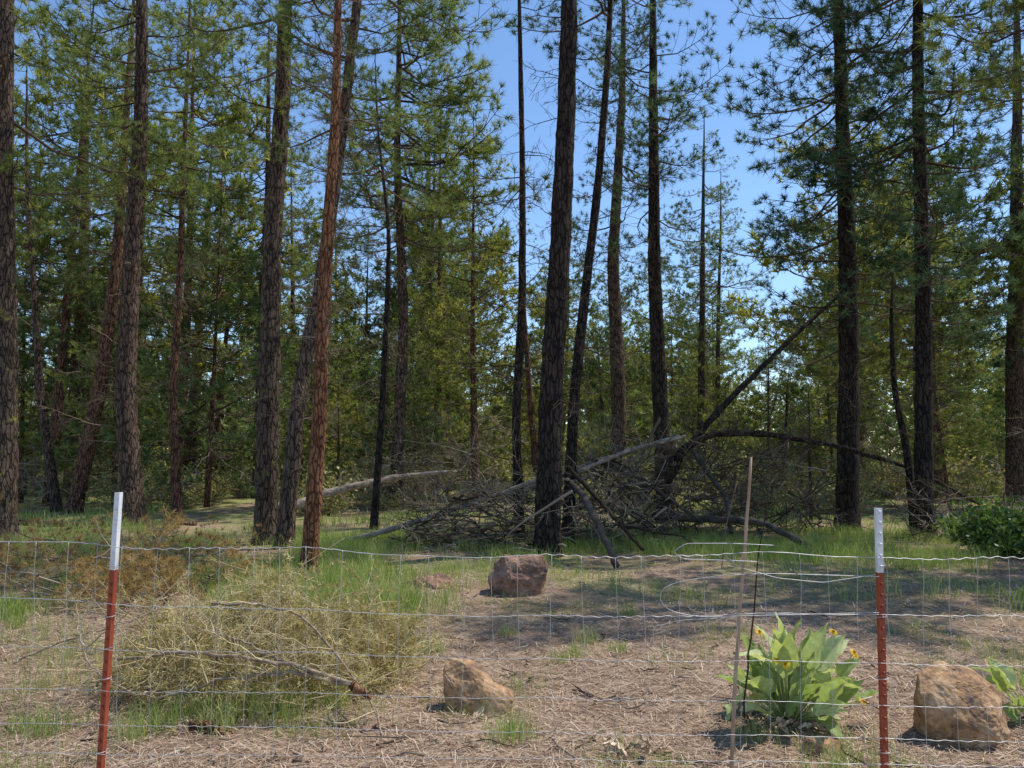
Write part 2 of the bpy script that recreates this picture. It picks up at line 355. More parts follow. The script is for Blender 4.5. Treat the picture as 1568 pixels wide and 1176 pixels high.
tree('pine_tree',[(868,832),(880,600),(896,450),(916,280),(930,100),(935,0)],19,17,9,24,40,0.9,M_barkdark,LB,DD,dz=(2,10))
tree('pine_tree',[(944,778),(948,600),(938,400),(950,200),(956,0)],26,21,8.5,38,40,1.1,M_bark,LB,dz=(2,10))
tree('pine_tree',[(928,745),(918,560),(905,450)],9,9,5,8,16,0.7,M_bark)
tree('pine_tree',[(1019,797),(1010,600),(1002,400),(1000,150),(1000,0)],27,20,7.5,42,40,1.05,M_barkdark,LB,DD,dz=(2,10))
tree('pine_tree',[(1074,752),(1075,500),(1078,200),(1083,0)],14,20,6.5,54,26,1.15,M_bark)
tree('pine_tree',[(1098,748),(1100,500),(1106,200),(1112,0)],10,18,6,48,22,1.05,M_bark)
tree('pine_tree',[(1298,806),(1300,600),(1297,400),(1290,150),(1283,0)],34,22,4.6,96,30,1.25,M_barkdark,LB,DD)
tree('pine_tree',[(1416,822),(1415,600),(1411,400),(1408,200),(1406,0)],28,21,4.6,84,34,1.2,M_barkdark,LB,DD)
tree('dead_pine_snag',[(1402,815),(1386,670),(1368,600),(1364,480),(1370,380)],14,6.2,20,0,34,0.7,M_barkdark,dm=DD,snag=True,dz=(1,6),dsc=.7)
tree('pine_tree',[(1556,775),(1555,500),(1558,200),(1556,0)],30,22,5,78,18,1.25,M_bark,LB)
tree('pine_sapling',[(1241,800),(1240,640)],6,3.6,1.6,8,8,0.4,M_barkdark,LB,DD,dz=(.5,3))
tree('pine_sapling',[(1193,765),(1205,640)],8,5,1.8,12,10,0.5,M_barkdark,LB,DD,dz=(.5,4))
# neighbouring pines to the right whose crowns shade the clearing
for b_ in ((8.9,12.0,0),(12.6,13.2,0),(16.5,14.5,0)):
    tree('pine_tree',None,0.24,18,7.5,64,10,1.3,M_bark,base=b_)

# ------------------------------------------------------------------ background forest (instanced)
def forest_tree(H,z0f,nb,Lmax,dead=10,r0=0.2):
    g=Geo(); z=np.linspace(0,H,20); tube(g,np.stack([0.15*np.sin(z*0.25),0*z,z],1),r0*(1-z/H*0.95),7,2,jit=0.05)
    for k in range(nb):
        f=(k+rng.random())/nb; zz=H*(z0f+(0.98-z0f)*f); L=Lmax*(0.65+0.35*min(1,f*3))*(1-0.8*max(0,(f-0.25)/0.75)**1.2)
        V_,F_,M_,R_,S_=FARB[rng.integers(4)]; g.addgeo((V_,F_,M_,np.clip(R_+rng.normal(0,.15),0,1),S_),(0.15*math.sin(zz*0.25),0,zz),rng.uniform(0,6.28),rng.uniform(-0.4,0.35)+0.3*f,L/2.1*rng.uniform(0.6,1.3),rng.uniform(-0.5,0.5))
    for k in range(dead):
        zz=rng.uniform(0.1,z0f+0.2)*H; V_,F_,M_,R_,S_=DEAD[rng.integers(6)]
        g.addgeo((V_,F_,M_*0+3,R_,S_),(0,0,zz),rng.uniform(0,6.28),rng.uniform(-0.4,0.3),rng.uniform(0.8,1.6))
    return g.arr()
MATS=[M_twig,M_ndf,M_barkred,M_dtwigl]
FT=[make_mesh('forest_pine',forest_tree(H,z0,nb,L,d),MATS) for H,z0,nb,L,d in ((17,0.28,74,2.9,16),(20,0.34,78,3.1,18),(15,0.18,74,2.7,12),(18,0.25,78,2.6,16))]
YT=[make_mesh('young_pine',forest_tree(H,0.05,nb,L,6,0.09),MATS) for H,nb,L in ((8,56,2.1),(6,46,1.8),(11,70,2.5))]
fe=empty('distant_pine_forest')
cnt=0; placed=[]; tries=0
while cnt<290 and tries<30000:
    tries+=1
    d=25+rng.random()**1.1*72; ang=rng.uniform(-0.72,0.72); x=d*math.tan(ang)
    u=784+F*x/d
    young=rng.random()<0.52
    if not young and d<48 and 720<u<1250 and rng.random()<0.8: continue
    if d<90 and not young and (1125<u<1210 or 735<u<785): continue
    if young and d<30 and 700<u<1300: continue
    if any((x-a)**2+(d-b)**2<(4.5 if young else 8.5) for a,b in placed): continue
    placed.append((x,d)); lib=YT if young else FT
    o=obj('forest_tree',lib[rng.integers(len(lib))],fe,(x,d,float(gz(x,d))-0.05)); o.rotation_euler=(rng.normal(0,0.02),rng.normal(0,0.03),rng.uniform(0,6.28)); s=rng.uniform(0.75,1.15); o.scale=(s,s,s); cnt+=1
# far treeline closing the view
g=Geo(); N=26000
a=rng.uniform(-0.85,0.85,N); d=rng.uniform(112,150,N); x=d*np.tan(a)
top=9+4*np.sin(x*0.11)+3*np.sin(x*0.43+1)+3.5*np.abs(np.sin(x*1.3))
z=top*rng.random(N)**0.8; P=np.stack([x,d,z],1); D=nrm(rng.normal(size=(N,3))+[0,0,.4]); S=nrm(np.cross(D,rng.normal(size=(N,3))))
s_=rng.uniform(.35,1.0,N)[:,None]; V=np.stack([P-S*s_*.5,P+S*s_*.5,P+D*s_*1.4],1).reshape(-1,3)
g.add(V,np.arange(3*N).reshape(-1,3),0,np.repeat(rng.random(N),3),False)
obj('distant_treeline',make_mesh('distant_treeline',g,[M_ndf]))

# understory shrubs
def shrub_geo(R,Hh,nst,nleaf,lw,mt=0,ml=1):
    g=Geo(); P=[];D=[]
    for k in range(nst):
        a=rng.uniform(0,6.28); sp=rng.random()**0.6*R; tip=np.array([math.cos(a)*sp,math.sin(a)*sp,Hh*rng.uniform(0.45,1)*(1-0.4*(sp/R)**2)])
        b=np.array([math.cos(a)*0.1*R,math.sin(a)*0.1*R,0]); mdl=b*0.4+tip*0.6+rng.normal(0,0.08*R,3)
        tube(g,[b,mdl,tip],[0.012,0.007,0.003],3,mt,cap=False)
        for q in range(nleaf):
            f=rng.uniform(0.35,1.05); c=(b*(1-f)+tip*f)+rng.normal(0,0.11*R,3); c[2]=max(c[2],0.03); P.append(c);D.append(nrm(rng.normal(size=3)+[0,0,0.5]))
    P=np.array(P);D=np.array(D); S=nrm(np.cross(D,rng.normal(size=D.shape)))*lw*0.5; L=D*lw*rng.uniform(1.2,2.2,(len(P),1))
    V=np.stack([P,P+L*0.5+S,P+L,P+L*0.5-S],1).reshape(-1,3); q=np.arange(len(P))[:,None]*4
    g.add(V,np.concatenate([q+[0,1,2],q+[0,2,3]]),ml,np.repeat(rng.random(len(P)),4),False)
    return g
SH=[make_mesh('shrub',shrub_geo(R,h,60,18,0.055),[M_dtwigl,M_sage]) for R,h in ((1.1,1.3),(1.4,1.6),(0.9,1.0))]
ue=empty('understory_shrubs')
for k in range(190):
    d=22+rng.random()*50; x=d*math.tan(rng.uniform(-0.72,0.72)); o=obj('shrub_clump',SH[rng.integers(3)],ue,(x,d,float(gz(x,d))-0.03)); o.rotation_euler[2]=rng.uniform(0,6.28); s=rng.uniform(0.5,1.4); o.scale=(s*1.2,s*1.2,s)
sh=obj('leafy_shrub',make_mesh('leafy_shrub',shrub_geo(0.95,0.95,120,30,0.06),[M_dtwigd,M_leaf])); b=gd(1535,850); sh.location=(b[0],b[1],0)

# ------------------------------------------------------------------ grass
def grass_geo(C,nb,h,w,spread):
    N=len(C); P=np.repeat(C,nb,0)+rng.normal(0,1,(N*nb,2))*np.repeat(spread,nb)[:,None]
    hh=np.repeat(h,nb)*rng.uniform(0.45,1.15,N*nb); z=gz(P[:,0],P[:,1])-0.01
    B=np.column_stack([P,z]); a=rng.uniform(0,6.28,N*nb); ln=rng.uniform(0.1,0.75,N*nb)*hh
    D=np.column_stack([np.cos(a),np.sin(a),0*a]); a2=rng.uniform(0,6.28,N*nb); S=np.column_stack([np.cos(a2),np.sin(a2),0*a])*w/2
    m1=B+D*(ln*0.3)[:,None]+np.array([0,0,1])*(hh*0.6)[:,None]; tp=B+D*ln[:,None]+np.array([0,0,1])*hh[:,None]
    V=np.stack([B-S,B+S,m1-S*0.8,m1+S*0.8,tp],1).reshape(-1,3); q=np.arange(N*nb)[:,None]*5
    f=np.concatenate([q+[0,1,3],q+[0,3,2],q+[2,3,4]])
    r=np.clip(np.repeat(rng.random(N),nb)*0.6+rng.random(N*nb)*0.4,0,1)
    g.add(V,f,0,np.repeat(r,5),False)
g=Geo()
C=[];hs=[]
while len(C)<3200:
    u=rng.uniform(-250,1820); d=8.2+rng.random()**1.2*10.5; x=(u-784)/F*d
    nn=noise.noise(Vector((x*0.45,d*0.45,3.3)))
    dens=0.24+nn*1.9
    if d<11.5: dens*= 1.5 if u<640 else 0.3
    if u>900 and d<12.5: dens*=0.5
    if rng.random()<dens: C.append((x,d)); hs.append(rng.uniform(0.14,0.36))
grass_geo(np.array(C),26,np.array(hs),0.007,np.full(len(C),0.12))
C=[];hs=[]
while len(C)<2200:
    d=19+rng.random()*35; x=d*math.tan(rng.uniform(-0.72,0.72))
    if noise.noise(Vector((x*0.2,d*0.2,1.3)))>-0.02: C.append((x,d)); hs.append(rng.uniform(0.12,0.32))
grass_geo(np.array(C),16,np.array(hs),0.02,np.full(len(C),0.25))
fg=[(70,1120,.22),(45,1110,.18),(95,1125,.15),(230,1130,.24),(265,1125,.2),(205,1140,.2),(775,1142,.2),(790,1140,.16),(640,1005,.3),(655,990,.25),(610,1010,.22),(880,1005,.15),(905,985,.2),(350,1115,.25),(400,1105,.25),(450,1110,.22),(500,1100,.2),(330,1130,.2),(1150,1120,.12),(1290,1170,.15),(850,1010,.12),(940,1000,.12),(955,945,.22),(780,970,.12),(560,940,.2),(590,930,.25),(1560,1060,.2),(20,960,.2),(60,940,.25),(520,930,.25),(480,925,.28),(540,915,.28),(300,1110,.22),(430,1090,.2)]
C=[];hs=[];sp=[]
for u,v_,h in fg:
    b=gd(u,v_)
    for k in range(2): C.append((b[0]+rng.normal(0,.05),b[1]+rng.normal(0,.06))); hs.append(h); sp.append(0.06)
grass_geo(np.array(C),46,np.array(hs),0.004,np.array(sp))
C=[];hs=[]
while len(C)<650:
    y=rng.uniform(4.3,9.5); u=rng.uniform(-100,1668); x=(u-784)/F*y
    if noise.noise(Vector((x*0.9,y*0.9,7.3)))>(-.04 if u<620 else 0.22): C.append((x,y)); hs.append(rng.uniform(0.06,0.18))
grass_geo(np.array(C),14,np.array(hs),0.004,np.full(len(C),0.08))
obj('grass',make_mesh('grass',g,[M_grass]))

# ------------------------------------------------------------------ litter
N=95000; y=3.3*np.exp(rng.random(N)*math.log(15/3.3)); x=rng.uniform(-0.75,0.75,N)*y
z=gz(x,y)+0.004+rng.random(N)*0.02; a=rng.uniform(0,6.28,N); D=nrm(np.column_stack([np.cos(a),np.sin(a),rng.normal(0.03,0.14,N)]))
L=rng.uniform(0.03,0.14,N); S=np.column_stack([-np.sin(a),np.cos(a),0*a])*(rng.uniform(0.002,0.0045,N)*np.clip(y/5,1,3))[:,None]*0.5
P=np.column_stack([x,y,z]); V=np.stack([P-S,P+S,P+D*L[:,None]+S,P+D*L[:,None]-S],1).reshape(-1,3); V[:,2]=np.maximum(V[:,2],gz(V[:,0],V[:,1])+0.003)
q=np.arange(N)[:,None]*4; g=Geo(); g.add(V,np.concatenate([q+[0,1,2],q+[0,2,3]]),0,np.repeat(rng.random(N),4),False)
obj('pine_needle_litter',make_mesh('pine_needle_litter',g,[M_litter]))
g=Geo()
for k in range(620):
    y=3.8*math.exp(rng.random()*math.log(16/3.8)); x=rng.uniform(-.75,.75)*y; a=rng.uniform(0,6.28); L=rng.uniform(0.06,0.5)*(1 if rng.random()<.3 else .5); z=float(gz(x,y))+0.012
    p=np.array([[x+math.cos(a)*L*f+rng.normal(0,.02),y+math.sin(a)*L*f+rng.normal(0,.02),z+abs(rng.normal(0,0.012))] for f in (0,.35,.7,1)])
    tube(g,p,np.array([1,.9,.7,.4])*rng.uniform(0.003,0.008),5,int(rng.random()<0.5))
obj('fallen_twigs',make_mesh('fallen_twigs',g,[M_dtwigl,M_dtwigd]))

# ------------------------------------------------------------------ rocks
import bmesh
def rock(name,pts,loc,mat,rz=0,amp=0.012,cuts=4):
    bm=bmesh.new(); [bm.verts.new(p) for p in pts]
    r=bmesh.ops.convex_hull(bm,input=bm.verts)
    loosev=[v for v in bm.verts if not v.link_faces]; bmesh.ops.delete(bm,geom=loosev,context='VERTS')
    bmesh.ops.bevel(bm,geom=bm.edges[:],offset=0.008,segments=1,affect='EDGES',profile=0.6)
    bmesh.ops.triangulate(bm,faces=bm.faces[:])
    for q in range(cuts):
        ed=[e for e in bm.edges if e.calc_length()>0.025]
        if not ed: break
        bmesh.ops.subdivide_edges(bm,edges=ed,cuts=1); bmesh.ops.triangulate(bm,faces=bm.faces[:])
    bm.normal_update()
    for v in bm.verts:
        c=v.co*9+Vector(loc)*3; n_=noise.fractal(c,1.0,2.0,4)*amp; st=(noise.noise(v.co*4+Vector(loc))); st=math.floor(st*6)/6*amp*2.2
        v.co+=v.normal*(n_+st)
    me=bpy.data.meshes.new(name); bm.to_mesh(me); bm.free(); me.materials.append(mat)
    for p in me.polygons: p.use_smooth=False
    o=obj(name,me,None,loc); o.rotation_euler[2]=rz; return o
b=gd(728,1100)
rock('wedge_rock',[(-.19,-.04,-.05),(-.23,.02,.30),(-.20,.06,.375),(-.10,.03,.36),(-.05,.16,.33),(-.18,.16,.34),(.26,-.03,.12),(.255,.08,.14),(.21,-.04,-.03),(.03,-.12,-.05),(-.07,-.07,.10),(.10,-.07,.13),(.18,.20,-.05),(-.2,.22,-.05)],(b[0],b[1]+.05,0),M_rock)
b=gd(795,915)
rock('boulder',[(-.36,0,-.05),(-.37,.0,.22),(-.33,.1,.40),(-.2,.0,.49),(.1,.0,.50),(.3,.05,.49),(.37,.1,.38),(.36,.0,.28),(.26,-.02,.05),(.2,0,-.05),(-.1,-.16,-.05),(-.08,-.18,.24),(.12,-.15,.22),(0,-.12,.38),(-.3,.5,-.05),(.3,.5,-.05),(.2,.5,.4),(-.25,.4,.35),(-.29,-.08,.1)],(b[0],b[1]+.1,0),M_rockb,amp=.018)
b=gd(1492,1142)
rock('tan_rock',[(-.19,-.02,-.05),(-.28,0,.25),(-.25,.08,.38),(-.14,.0,.36),(-.10,.15,.44),(.10,.15,.41),(.16,.02,.34),(.27,.06,.27),(.26,0,.06),(.2,-.05,-.05),(-.02,-.10,-.05),(-.13,-.10,.17),(.07,-.16,.09),(.04,-.03,.30),(.2,.3,-.05),(-.2,.3,-.05),(.15,.28,.3)],(b[0],b[1]+.05,0),M_rock,amp=.014)
b=gd(1262,1152)
rock('small_rock',[(-.11,0,-.02),(-.1,.02,.07),(.0,.05,.085),(.11,.03,.06),(.12,0,-.02),(0,-.05,-.02),(0,-.04,.05),(.1,.14,-.02),(-.1,.14,-.02)],(b[0],b[1],0),M_rock,amp=.006)
b=gd(655,905)
rock('flat_rock',[(-.42,0,-.05),(-.38,.05,.1),(-.1,.0,.16),(.1,.1,.22),(.3,.1,.14),(.42,.05,-.02),(0,-.2,-.05),(.1,-.15,.06),(.3,.4,-.05),(-.3,.4,-.05)],(b[0],b[1]+.1,0),M_rockb,amp=.02)
for u,v_ in ((540,885),(1380,870),(1050,905),(300,1000),(900,1065),(1010,1150),(560,1130)):
    b=gd(u,v_); s=rng.uniform(.02,.05)
    rock('stone',[tuple(nrm(rng.normal(size=3))*s*np.array([1.3,1,.7])) for q in range(12)],(b[0],b[1],float(gz(b[0],b[1]))+s*.3),M_rockb,amp=.003,cuts=1)
b=gd(320,1135)
g=Geo(); tube(g,[(0-.12,0,.06),(0,.02,.07),(.05,0,.05),(.22,-.06,.02)],[.045,.05,.035,.012],9,0,jit=.15); obj('rotten_wood_chunk',make_mesh('rotten_wood_chunk',g,[M_barkdead]),None,(b[0],b[1],0))

# ------------------------------------------------------------------ fallen logs
def curve_pts(P,n=30,jit=0.0):
    P=np.asarray(P,float); s=np.concatenate([[0],np.cumsum(np.linalg.norm(np.diff(P,axis=0),axis=1))]); t=np.linspace(0,s[-1],n)
    Q=np.column_stack([np.interp(t,s,P[:,k]) for k in range(3)])
    for it in range(2):
        Q[1:-1]=(Q[:-2]+Q[1:-1]*2+Q[2:])/4
    if jit: Q[1:-1]+=rng.normal(0,jit,Q[1:-1].shape)
    return Q
def log(name,pts,r0,r1,mat,twigs=0,tm=None,tr=None,sc=0.8):
    P=curve_pts(pts,36,0.008); g=Geo(); tube(g,P,np.linspace(r0,r1,36)*(1+rng.normal(0,.07,36)),10,0,jit=0.06)
    for k in range(twigs):
        i=rng.integers(3,34); V_,F_,M_,R_,S_=DEAD[rng.integers(6)]
        g.addgeo((V_,F_,M_*0+1,R_,S_),P[i],rng.uniform(0,6.28),rng.uniform(-.9,1.2),sc*rng.uniform(.4,1.1),rng.uniform(0,6.28))
    return obj(name,make_mesh(name,g,[mat,tm or M_dtwigl]))
d0=gd(495,838)[1]
log('fallen_log',[at(492,838,d0)+[0,0,.03],at(560,822,d0),at(650,795,d0),at(740,765,d0-.2),at(832,732,d0-.5)],.06,.04,M_log,8)
log('fallen_log',[at(430,785,20.5),at(500,755,21),at(570,738,21.3),at(600,731,21.5),at(640,727,21.8),at(700,722,22)],.13,.05,M_log,16)
log('fallen_log',[at(800,752,16),at(900,712,16),at(1000,680,16.3),at(1040,668,16.5)],.06,.04,M_log,8)
log('fallen_log',[at(885,722,15.6),at(960,690,15.8),at(1050,668,16.2)],.045,.03,M_log,8)
log('fallen_log',[at(890,735,15.8),at(950,712,16),at(1000,690,16.2)],.03,.02,M_log,6)
log('fallen_log',[at(868,735,14.5),at(890,755,14),at(915,800,12.6),at(945,868,12.2)],.06,.055,M_logd,3)
log('fallen_log',[at(1000,790,16),at(1080,795,15.5),at(1170,800,14.6),at(1262,850,13.8)],.08,.05,M_logd,5,M_dtwigd)
log('fallen_tree',[at(980,765,17.5),at(1040,690,17.5),at(1090,662,17.6),at(1170,664,17.8),at(1280,682,18),at(1390,715,18.3),at(1500,772,18.8)],.095,.03,M_barkdark,46,M_dtwigd,sc=.9)
log('leaning_dead_tree',[at(1005,770,18),at(1045,695,18),at(1090,640,18),at(1150,578,18.2),at(1220,510,18.4),at(1290,448,18.7)],.095,.035,M_barkdark,34,M_dtwigd,sc=.8)
log('fallen_log',[at(300,803,19.5),at(160,806,19.5),at(30,800,20)],.10,.07,M_barkred,4)
log('fallen_log',[at(1010,640,17),at(960,745,16),at(935,760,15.5)],.035,.03,M_dtwigd,8,M_dtwigd)
log('fallen_log',[at(870,715,14.8),at(925,775,14.3),at(985,842,13.5)],.04,.03,M_dtwigd,3)
log('fallen_log',[at(900,700,16),at(985,735,16),at(1075,800,15.2)],.045,.03,M_logd,4,M_dtwigd)
log('fallen_log',[at(1060,690,17),at(1110,760,16.5),at(1120,815,15)],.05,.04,M_logd,5,M_dtwigd)
def brush(name,u0,u1,v0,v1,d,n,mats,r=(.006,.02),inst=30,steep=0.35):
    g=Geo()
    A=at(u0,700,d)[0];B=at(u1,700,d)[0];H=(EYE-(v0-700)/F*d)
    for k in range(n):
        f=rng.random(); x=A+(B-A)*f; hh=H*math.sin(math.pi*min(max(f,.08),.92))**.6; y=d+rng.normal(0,.5)
        a=rng.normal(0,steep)+ (math.pi if rng.random()<.5 else 0); L=rng.uniform(.4,1.7); z=rng.random()**1.2*hh*0.85
        p=np.array([x,y,z]); dd=nrm(np.array([math.cos(a),rng.normal(0,.5),math.sin(a)*rng.uniform(.4,1.4)]))
        q=[p-dd*L/2,p-dd*L/6+rng.normal(0,.05,3),p+dd*L/6+rng.normal(0,.07,3),p+dd*L/2+rng.normal(0,.05,3)]; q=curve_pts(q,7,.014); q[:,2]=np.maximum(q[:,2],.02)
        r_=r[0]+(r[1]-r[0])*rng.random()**2.5; tube(g,q,np.linspace(r_,r_*.4,7),5,int(rng.random()<.5))
    for k in range(inst):
        x=rng.uniform(A,B); V_,F_,M_,R_,S_=DEAD[rng.integers(6)]; g.addgeo((V_,F_,(M_*0+(k%2)),R_,S_),(x,d+rng.normal(0,.5),rng.uniform(.05,H*.75)),rng.uniform(0,6.28),rng.uniform(-.3,1.1),rng.uniform(.5,1.1),rng.uniform(0,6.28))
    return obj(name,make_mesh(name,g,mats))
brush('brush_pile',640,850,730,835,15,240,[M_dtwigd,M_dtwigl],(.006,.03),80,.5)
brush('brush_pile',870,1010,680,800,16,180,[M_dtwigd,M_dtwigl],(.006,.035),90,.8)
brush('brush_pile',1000,1250,640,800,18,200,[M_dtwigd,M_dtwig],(.006,.03),200,1.1)
brush('brush_pile',560,760,645,740,25,110,[M_dtwig,M_dtwigl],(.01,.025),120,1.0)
brush('brush_pile',-60,120,690,760,26,100,[M_dtwig,M_dtwigl],(.01,.03),60,.5)
brush('brush_pile',1380,1600,745,840,16,60,[M_dtwigd,M_dtwigl],(.006,.02),60,.6)

be=empty('fallen_pine_boughs',(0,0,0))
for k in range(70):
    u=rng.uniform(-60,320); v_=rng.uniform(865,935); b=gd(u,v_); b=[b[0],b[1],rng.uniform(.08,.6)*(1-abs(u-120)/400)]
    put(me_brown[k%4],be,b,rng.uniform(0,6.28),rng.uniform(-.2,.35),rng.uniform(.28,.5),rng.uniform(-.6,.6),'bough')
# dry branch heap in left foreground: many small dried boughs lying on each other
g=Geo(); cx,cy=gd(365,1085)[:2]; cy+=.75
P=[];D=[]
for k in range(1500):
    a=rng.uniform(0,6.28); rr=rng.random()**.55; x=cx+math.cos(a)*rr*1.1; y=cy+math.sin(a)*rr*1.05; z=rng.random()**.8*.6*(1-rr**2*.7)*(1+.4*math.sin(x*6+y*4))+.02
    dd=nrm(rng.normal(size=3)*[1,1,.55]+[0,0,.15]); L=rng.uniform(.12,.5); p=np.array([x,y,z]); q=curve_pts([p,p+dd*L*.5+rng.normal(0,.03,3),p+dd*L+rng.normal(0,.05,3)],5,.006); q[:,2]=np.maximum(q[:,2],.01)
    r_=rng.uniform(.002,.0055); tube(g,q,np.linspace(r_,r_*.5,5),3,0,cap=False)
    for s in range(5): 
        P.append(q[rng.integers(5)]); D.append(nrm(dd+rng.normal(0,.8,3)))
tufts(g,P,D,7,.075,.007,.9,.1,1)
heap=obj('dry_branch_heap',make_mesh('dry_branch_heap',g,[M_straw,leafmat('dry_fir_needles',(0.20,0.16,0.07),(0.46,0.39,0.19),(0.72,0.63,0.38),0.3,spec=0)]))
g=Geo()
def br(pl,r0,r1,tw=4,m=0):
    P_=curve_pts(pl,24,.006); tube(g,P_,np.linspace(r0,r1,24),7,m,jit=.06)
    for k in range(tw):
        i=rng.integers(3,23); V_,F_,M_,R_,S_=DEAD[rng.integers(6)]; g.addgeo((V_,F_,M_*0+1,R_,S_),P_[i],rng.uniform(0,6.28),rng.uniform(-.2,.9),rng.uniform(.18,.45),rng.uniform(0,6.28))
br([at(325,925,5.6),at(400,925,5.4),at(470,945,5.3),at(510,1000,5.2),at(548,1045,5.2),at(575,1085,5.1),at(592,1145,4.8)],.010,.006,8)
br([at(180,1010,5.6),at(290,998,5.3),at(400,1010,5.1),at(480,1025,5.1),at(560,1060,5.1)],.010,.014,14)
br([at(230,1075,5.2),at(340,1040,5.1),at(450,1030,5.1),at(545,1050,5.1)],.007,.012,10)
br([at(300,960,5.5),at(380,985,5.2),at(470,1030,5.1)],.006,.008,8)
br([at(120,940,5.6),at(125,1000,5.4),at(170,1050,5.2),at(240,1070,5.2)],.005,.005,6)
br([at(30,1010,5.9),at(90,985,5.8),at(170,960,5.9),at(260,930,6.2)],.006,.004,8)
obj('fallen_dead_branch',make_mesh('fallen_dead_branch',g,[simplemat('brown_dead_bark',(.12,.08,.05),(.42,.33,.23),30),M_straw]))
g=Geo(); b=at(548,1055,5.1); tube(g,curve_pts([b+[-.05,0,.03],b,b+[.05,-.02,-.02],b+[.09,-.03,-.05]],8),[.012,.03,.035,.025,.03,.02,.015,.006],8,0,jit=.25); obj('splintered_branch_stub',make_mesh('stub',g,[M_barkdead]))

# ------------------------------------------------------------------ balsamroot
def leaf_pts(L,W,curl,fold,nl=9):
    t=np.linspace(0,1,nl); w=W*np.sin(np.clip(t*1.0,0,1)**0.62*math.pi)**0.9*(1-.15*t); w[0]=W*.12; w[-1]=0.002
    c=np.linspace(-1,1,5); V=np.zeros((nl,5,3))
    for i in range(nl):
        for j_ in range(5):
            V[i,j_]=(L*t[i]*math.cos(curl*t[i]*.5), c[j_]*w[i]/2, -L*t[i]*math.sin(curl*t[i]*.5)+abs(c[j_])*w[i]*fold+ .012*math.sin(t[i]*14+c[j_]*5)*abs(c[j_]))
    return V.reshape(-1,3)
i_=np.arange(8)[:,None]*5; j_=np.arange(4)[None,:]; A=(i_+j_).ravel(); LFc=np.concatenate([np.stack([A,A+1,A+6],1),np.stack([A,A+6,A+5],1)])
def balsam(name,loc,nleaf,size,flowers):
    g=Geo()
    for k in range(nleaf):
        az=rng.uniform(0,6.28); el=math.radians(rng.uniform(42,88)) if k>nleaf*.35 else math.radians(rng.uniform(15,45)); st=rng.uniform(.12,.38)*size; L=rng.uniform(.17,.32)*size
        hd=np.array([math.cos(az),math.sin(az),0]); d0_=hd*math.cos(el)+np.array([0,0,math.sin(el)])
        b0=hd*.03; e=b0+d0_*st; tube(g,[b0,b0+d0_*st*.5+[0,0,.01],e],[.006,.005,.004],5,0,r=.8)
        g.addgeo((leaf_pts(L,L*rng.uniform(.40,.56),rng.uniform(-.4,.9),rng.uniform(.1,.4)),LFc,np.zeros(64),rng.uniform(.0,1)*np.ones(45),np.ones(64,bool)),e,az+rng.normal(0,.6),el+rng.normal(0.1,.3),1,rng.normal(0,.9))
    for (x,z,y) in flowers:
        tip=np.array([x,y,z]); tube(g,[np.array([x*.1,0,0]),np.array([x*.7,y*.6,z*.6]),tip],[.004,.0035,.003],5,0,r=.6)
        nz=nrm(np.array([rng.normal(0,.5),-.6,.8])); U=nrm(np.cross(nz,[0,0,1]));W_=np.cross(nz,U)
        for q in range(13):
            a=q/13*6.28; dr=U*math.cos(a)+W_*math.sin(a)-nz*.3; sd=np.cross(nz,dr)
            v_=np.array([tip,tip+dr*.015+sd*.006,tip+dr*.034-nz*.004,tip+dr*.015-sd*.006]); g.add(v_,[[0,1,2],[0,2,3]],1,rng.random())
        tube(g,[tip-nz*.006,tip+nz*.006],[.010,.008],8,2)
    o=obj(name,make_mesh(name,g,[M_bals,M_yel,simplemat('flower_disc',(.35,.16,.01),(.5,.25,.02))]),None,loc); return o
b=gd(1212,1112)
balsam('balsamroot_plant',(b[0],b[1]+.05,0),72,1.12,[(.44,.45,0.0),(.47,.42,0.05),(-.14,.46,-.25),(-.10,.44,-.27),(.40,.20,-.2),(.31,.58,0),(-.20,.60,-.1)])
b=gd(1600,1120); balsam('balsamroot_plant',(b[0]+.08,b[1]+.1,0),18,.8,[])
g=Geo()
for (u,v_) in ((960,1150),(990,1155),(1180,1115),(1240,1120),(1200,1125),(1265,1115),(940,1165),(720,1095),(735,1110),(1140,1105)):
    b=gd(u,v_)
    for q in range(3): g.addgeo((leaf_pts(.13,.04,rng.uniform(-1,1.5),.5),LFc,np.zeros(64),rng.uniform(.4,1)*np.ones(45),np.ones(64,bool)),b+[rng.normal(0,.04),rng.normal(0,.04),.03],rng.uniform(0,6.28),rng.uniform(-.1,.5),1,rng.normal(0,.6))
obj('dry_fallen_leaves',make_mesh('dry_fallen_leaves',g,[M_litter]))

